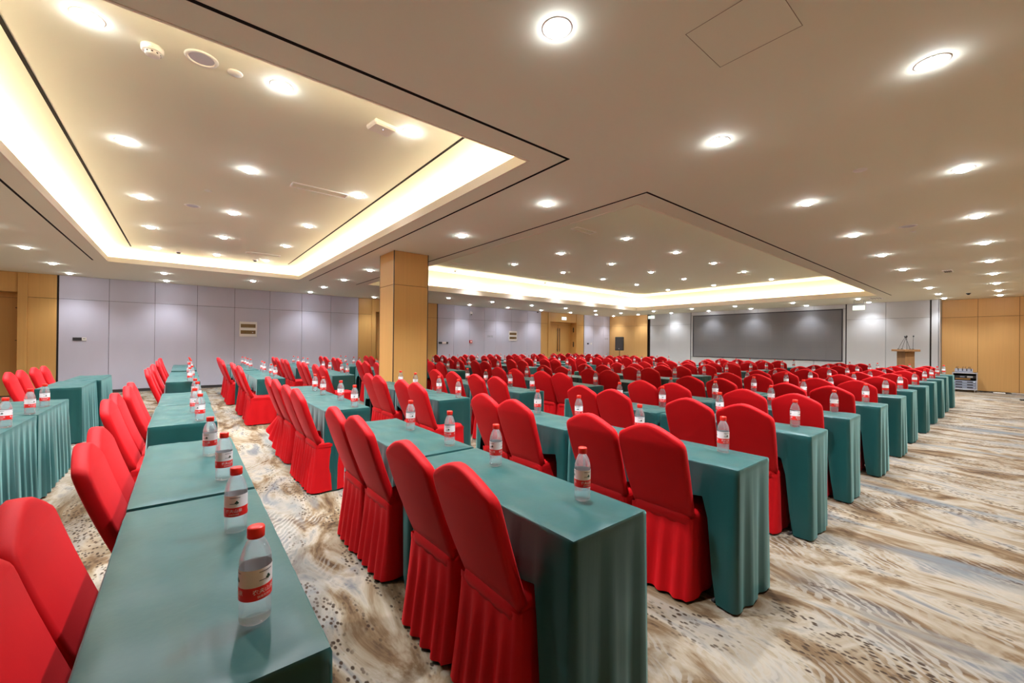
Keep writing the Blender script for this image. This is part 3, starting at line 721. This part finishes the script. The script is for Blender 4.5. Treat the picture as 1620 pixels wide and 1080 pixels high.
# ================================================================ chair
CH = 0.955
def recline(z): q = max(0, (CH - z) / 0.505); return 0.165 * q ** 1.25
def chair_back():
    prof = [(.180, .43), (.186, .50), (.192, .58), (.197, .66), (.200, .74), (.2015, .80), (.201, .838), (.197, .860), (.186, .879), (.165, .895), (.128, .914), (.092, .931), (.060, .944), (.034, .951), (.016, .9545)]
    n = len(prof); t = 0.028
    cx, cz = 0.0, 0.62
    def ring(scale_in, y):
        L = []
        for k, (hw, z) in enumerate(prof):
            d = scale_in
            zz = z - d * (1 if k > 8 else (0.5 if k == 8 else 0)); hh = max(hw - d * (1 if k < 10 else 0.55), 0.006)
            L.append((hh, zz))
        return [(h, y + recline(z), z) for h, z in L] + [(-h, y + recline(z), z) for h, z in reversed(L)]
    R = [ring(.020, -t), ring(.008, -t + .003), ring(0.001, -t + .010), ring(0, 0), ring(.001, t - .010), ring(.008, t - .003), ring(.020, t)]
    mb = MB(); N = 2 * n
    vs = [p for r in R for p in r]; fs = []
    for k in range(len(R) - 1):
        for i in range(N):
            j = (i + 1) % N; fs.append((k * N + j, k * N + i, (k + 1) * N + i, (k + 1) * N + j))
    for i in range(n - 1):
        j = N - 1 - i
        fs.append((i, i + 1, j - 1, j)); o = (len(R) - 1) * N
        fs.append((o + j, o + j - 1, o + i + 1, o + i))
    mb.add(vs, fs, 0, True)
    return mb.mesh('backrest', 'red')
def rrect(x0, x1, y0, y1, r, n=5):
    P = []
    for cx_, cy_, a0 in ((x1 - r, y0 + r, -pi / 2), (x1 - r, y1 - r, 0), (x0 + r, y1 - r, pi / 2), (x0 + r, y0 + r, pi)):
        for k in range(n): a = a0 + pi / 2 * k / (n - 1); P.append((cx_ + r * cos(a), cy_ + r * sin(a)))
    return P
def chair_seat():
    R = []
    for ins, z in ((.03, .395), (.004, .405), (0, .43), (.003, .455), (.016, .472), (.05, .480), (.12, .484)):
        R.append([(x, y, z) for x, y in rrect(-.187 + ins, .187 - ins, .125 + ins, .51 - ins, .045)])
    return MB().rings(R, 0, True).mesh('seat', 'red')
def chair_skirt(lift=False):
    base = []
    x0, x1, y0, y1 = -.182, .182, .135, .50
    def side(ax, ay, bx, by, n, nx_, ny_):
        for k in range(n): q = k / n; base.append((ax + (bx - ax) * q, ay + (by - ay) * q, nx_, ny_, q))
    side(x0, y0, x1, y0, 30, 0, -1); side(x1, y0, x1, y1, 18, 1, 0); side(x1, y1, x0, y1, 18, 0, 1); side(x0, y1, x0, y0, 18, -1, 0)
    R = []
    for t in (0, .06, .15, .3, .5, .7, .88, 1):
        ring = []
        for (x, y, nx_, ny_, q) in base:
            e = min(q, 1 - q); cf = min(1, e * 8)
            if ny_ == -1: fold = .014 * sin(2 * pi * 4 * q) * cf; fl = .045 * t ** 1.3
            else: fold = .006 * sin(2 * pi * 2.5 * q) * cf; fl = .012 * t
            off = .004 + fl + fold * min(1, t * 2.2)
            z = .440 - t * .425
            xx, yy = x + nx_ * off, y + ny_ * off
            if nx_ == 0: xx *= 1 + .05 * t
            if lift:
                wgt = max(0, 1 - math.hypot(x - x0, y - y0) / .30) * t
                z += .26 * wgt; xx -= .05 * wgt; yy -= .07 * wgt
            ring.append((xx, yy, z))
        R.append(ring)
    mb = MB().rings(R[::-1], 0, True, False, False)
    # narrow band where the gathered skirt is sewn on
    mb.rings([[(x * 1.015 + nx_ * .004, y + ny_ * .006, z) for (x, y, nx_, ny_, q) in base] for z in (.418, .446)], 0, True, False, False)
    return mb.mesh('skirt', 'red')
back_me, seat_me, skirt_me, skirt_lift_me = chair_back(), chair_seat(), chair_skirt(), chair_skirt(True)
leg_me = [MB().tube([(x, y, 0), (x * .93, y + (.02 if y < .3 else -.01), .40)], .0115, 8).mesh('leg', 'gold') for x in (-.172, .172) for y in (.165, .46)]
back_me_thing = None

# ================================================================ bottle
BP = [(.012, 0.001), (.026, 0), (.0315, .004), (.0328, .012), (.0318, .018), (.0328, .024), (.0318, .030), (.0328, .036), (.0318, .042), (.0328, .050), (.0328, .056), (.0328, .128), (.0326, .138), (.0305, .150), (.0255, .167), (.0195, .180), (.0150, .187), (.0138, .192), (.0138, .1985)]
body_me = MB().lathe(BP, 20, cap0=True, cap1=True).mesh('bottle_body', 'water')
cap_me = MB().lathe([(.0165, .1895), (.0178, .191), (.0178, .211), (.0165, .214), (.006, .2145)], 20).mesh('cap', 'cap')
RL = .0334
label_me = MB().lathe([(RL, .088), (RL, .127)], 24, cap0=False, cap1=False).mesh('label', 'label_white')
band_me = MB().lathe([(RL, .058), (RL, .088)], 24, cap0=False, cap1=False).mesh('red_band', 'label_red')
def wrapped(me, ang0, zc, r):
    for v in me.vertices:
        a = ang0 + v.co.x / r; v.co = Vector((r * cos(a), r * sin(a), zc + v.co.y))
    return me
def join_meshes(ms, name, mat):
    mb = MB()
    for q in ms: mb.add([v.co[:] for v in q.vertices], [tuple(p.vertices) for p in q.polygons])
    return mb.mesh(name, mat)
texts = []
for k in range(3):
    a = 2 * pi * k / 3
    texts.append(wrapped(text_mesh('农夫山泉', 0.0125, 'label_white'), a, 0.0765, RL + .0004))
    texts.append(wrapped(text_mesh('饮用天然水', 0.0062, 'label_white'), a, 0.0650, RL + .0004))
letter_me = join_meshes(texts, 'lettering', 'label_white')
em = MB()
for k in range(3):
    a = 2 * pi * k / 3 + .25
    for du, dv, r in ((0, .003, .003), (-.003, -.001, .003), (.003, -.001, .003), (0, -.004, .0016)):
        P = []
        for q in range(10):
            u_, v_ = du + r * cos(2 * pi * q / 10), dv + r * sin(2 * pi * q / 10)
            P.append(((RL + .0004) * cos(a + u_ / RL), (RL + .0004) * sin(a + u_ / RL), .104 + v_))
        em.add(P, [tuple(range(10))])
emblem_me = em.mesh('emblem', 'green_mark')
ln = MB()
for k in range(3):
    a = 2 * pi * k / 3 - .35
    for z, w_ in ((.119, .9), (.100, .45)):
        seg = 8; P = [((RL + .0004) * cos(a + w_ * q / seg), (RL + .0004) * sin(a + w_ * q / seg), zz) for zz in (z, z + .0022) for q in range(seg + 1)]
        ln.add(P, [(q, q + 1, seg + 2 + q, seg + 1 + q) for q in range(seg)])
fine_me = ln.mesh('fine_print', 'grey_print')

# ================================================================ rows
YA = [None, .26, 1.42, 2.65, 3.90, 5.01, 6.19, 7.42, 8.57, 9.67, 10.91, 11.90, 13.04, 14.0]
YBk = [-.95, .22, 1.44, 2.62, 3.80, 5.06, 6.20, 7.42, 8.57, 9.67, 10.9, 11.9, 13.04, 14.0]
YC = [-1.05, .21, 1.37, 2.57, 3.76, 5.04, 6.18, 7.40, 8.60, 9.67, 10.9, 11.9, 13.04, 14.0]
YD = [None, .22, 1.29, 2.48, 3.72, 5.00, 6.15, 7.40, 8.57, 9.67, 10.9, 11.9, 13.04, 14.0]
BLOCKS = {
    'A': dict(y=YA, right=-.905, place='right aisle block', ch=[-1.28, -1.71, -2.46, -2.88], bt=[-1.08, -1.65, -2.23, -2.77]),
    'B': dict(y=YBk, right=-3.985, place='block right of pillar', ch=[-4.30, -4.73, -5.40, -5.89], bt=[-4.08, -4.57, -5.23, -5.67]),
    'C': dict(y=YC, right=-7.93, place='block left of pillar', ch=[-7.98, -8.41, -9.12, -9.54], bt=[-8.03, -8.49, -9.35, -9.78]),
    'D': dict(y=YD, right=-10.66, place='left wall block', ch=[-10.90, -11.33, -12.09, -12.52], bt=[-10.85, -11.35, -12.0, -12.5]),
}
RIGHT = {('C', 0): -7.80, ('C', 1): -8.04, ('C', 2): -7.88, ('D', 1): -10.92, ('D', 2): -10.48, ('D', 3): -10.64}
CHX = {('B', 1): [-4.15, -4.60, -5.22, -5.64], ('B', 2): [-4.16, -4.56, -5.30, -5.69], ('B', 3): [-4.10, -4.49, -5.24, -5.62], ('B', 4): [-4.25, -4.74, -5.32, -5.89],
       ('C', 0): [-8.13, -8.57, -9.24, -9.67], ('C', 3): [-7.83, -8.27, -9.25, -9.65], ('C', 4): [-7.95, -8.38, -9.05, -9.48], ('C', 6): [-7.88, -8.32, -9.1, -9.52],
       ('D', 2): [-10.70, -11.12, -12.05, -12.49], ('D', 3): [-10.62, -11.04, -11.93, -12.33], ('D', 4): [-10.95, -11.38, -12.15, -12.58]}
BTX = {('B', 0): [-4.10, -4.54, -5.22, -5.71], ('A', 1): [-1.1, -1.65, -2.30, -2.81], ('A', 2): [-1.12, -1.71, -2.21, -2.77], ('A', 5): [-1.10, -1.64, -2.23, -2.78]}
rnd = random.Random(11)
NUM = ['first', 'second', 'third', 'fourth']
nb = nc = 0
for bk, b in BLOCKS.items():
    count = 0
    for i in range(14):
        yf = b['y'][i]
        if yf is None: continue
        count += 1
        row = '%s row from camera, %s' % (ORD[count - 1], b['place'])
        right = RIGHT.get((bk, i), b['right'] + rnd.uniform(-.02, .02))
        # two draped tables side by side
        for k in range(2):
            cx = right - LX / 2 - .005 - k * (LX + .034)
            cy = yf - LY / 2 - .012 + (rnd.uniform(-.012, .012) if k else 0)
            if (bk, i, k) == ('C', 0, 1): cy += .05
            side = ('right', 'left')[k]
            if i <= 4:
                t = thing('folding_table', 'folding table under %s green cloth, %s' % (side, row), 'table', (cx, cy, 0), 0, 'folding tables under the cloths')
                link('tabletop', top_me, t); link('leg_frame', legs_me[0], t); link('leg_frame', legs_me[1], t)
            tag(link('tablecloth', cloths_wide[rnd.randrange(4)] if (bk == 'A' and k == 0) else cloths[rnd.randrange(6)], None, (cx, cy, 0)), 'green satin tablecloth, %s table, %s' % (side, row), 'tablecloth', 'green tablecloths')
        # four chairs
        chx = CHX.get((bk, i)) or [x + rnd.uniform(-.012, .012) for x in b['ch']]
        dy0 = {('A', 1): .60, ('C', 0): .70}.get((bk, i), .64)
        for k, x in enumerate(chx):
            y0 = yf - dy0 + rnd.uniform(-.02, .015)
            lifted = (bk, i, k) == ('B', 2, 3)
            lab = 'red covered chair, %s from right, %s' % (NUM[k], row)
            if lifted: lab = 'red covered chair with its skirt caught up showing a gold leg, right of pillar'
            t = thing('banquet_chair', lab, 'chair', (x, y0, 0), 0, 'red covered banquet chairs')
            t.rotation_euler.z = rnd.uniform(-.03, .03)
            link('backrest', back_me, t); link('seat', seat_me, t); link('skirt', skirt_lift_me if lifted else skirt_me, t)
            if i <= 3:
                for q in leg_me: link('leg', q, t)
        # bottles
        if (bk, i) == ('C', 0): continue
        btx = BTX.get((bk, i)) or [x + rnd.uniform(-.03, .03) for x in b['bt']]
        for k, x in enumerate(btx):
            y = yf - (.06 if (bk, i) == ('B', 0) else .125) + rnd.uniform(-.02, .02)
            t = thing('water_bottle', 'red capped water bottle, %s from right, %s' % (NUM[k], row), 'bottle', (x, y, TH + .003), rnd.uniform(0, 6.28), 'water bottles on the tables')
            link('bottle_body', body_me, t); link('cap', cap_me, t)
            l_ = link('label', label_me, t); link('red_band', band_me, l_)
            if i <= 6: link('emblem', emblem_me, l_); link('lettering', letter_me, l_)['kind'] = 'stuff'
            if i <= 4: link('fine_print', fine_me, l_)['kind'] = 'stuff'
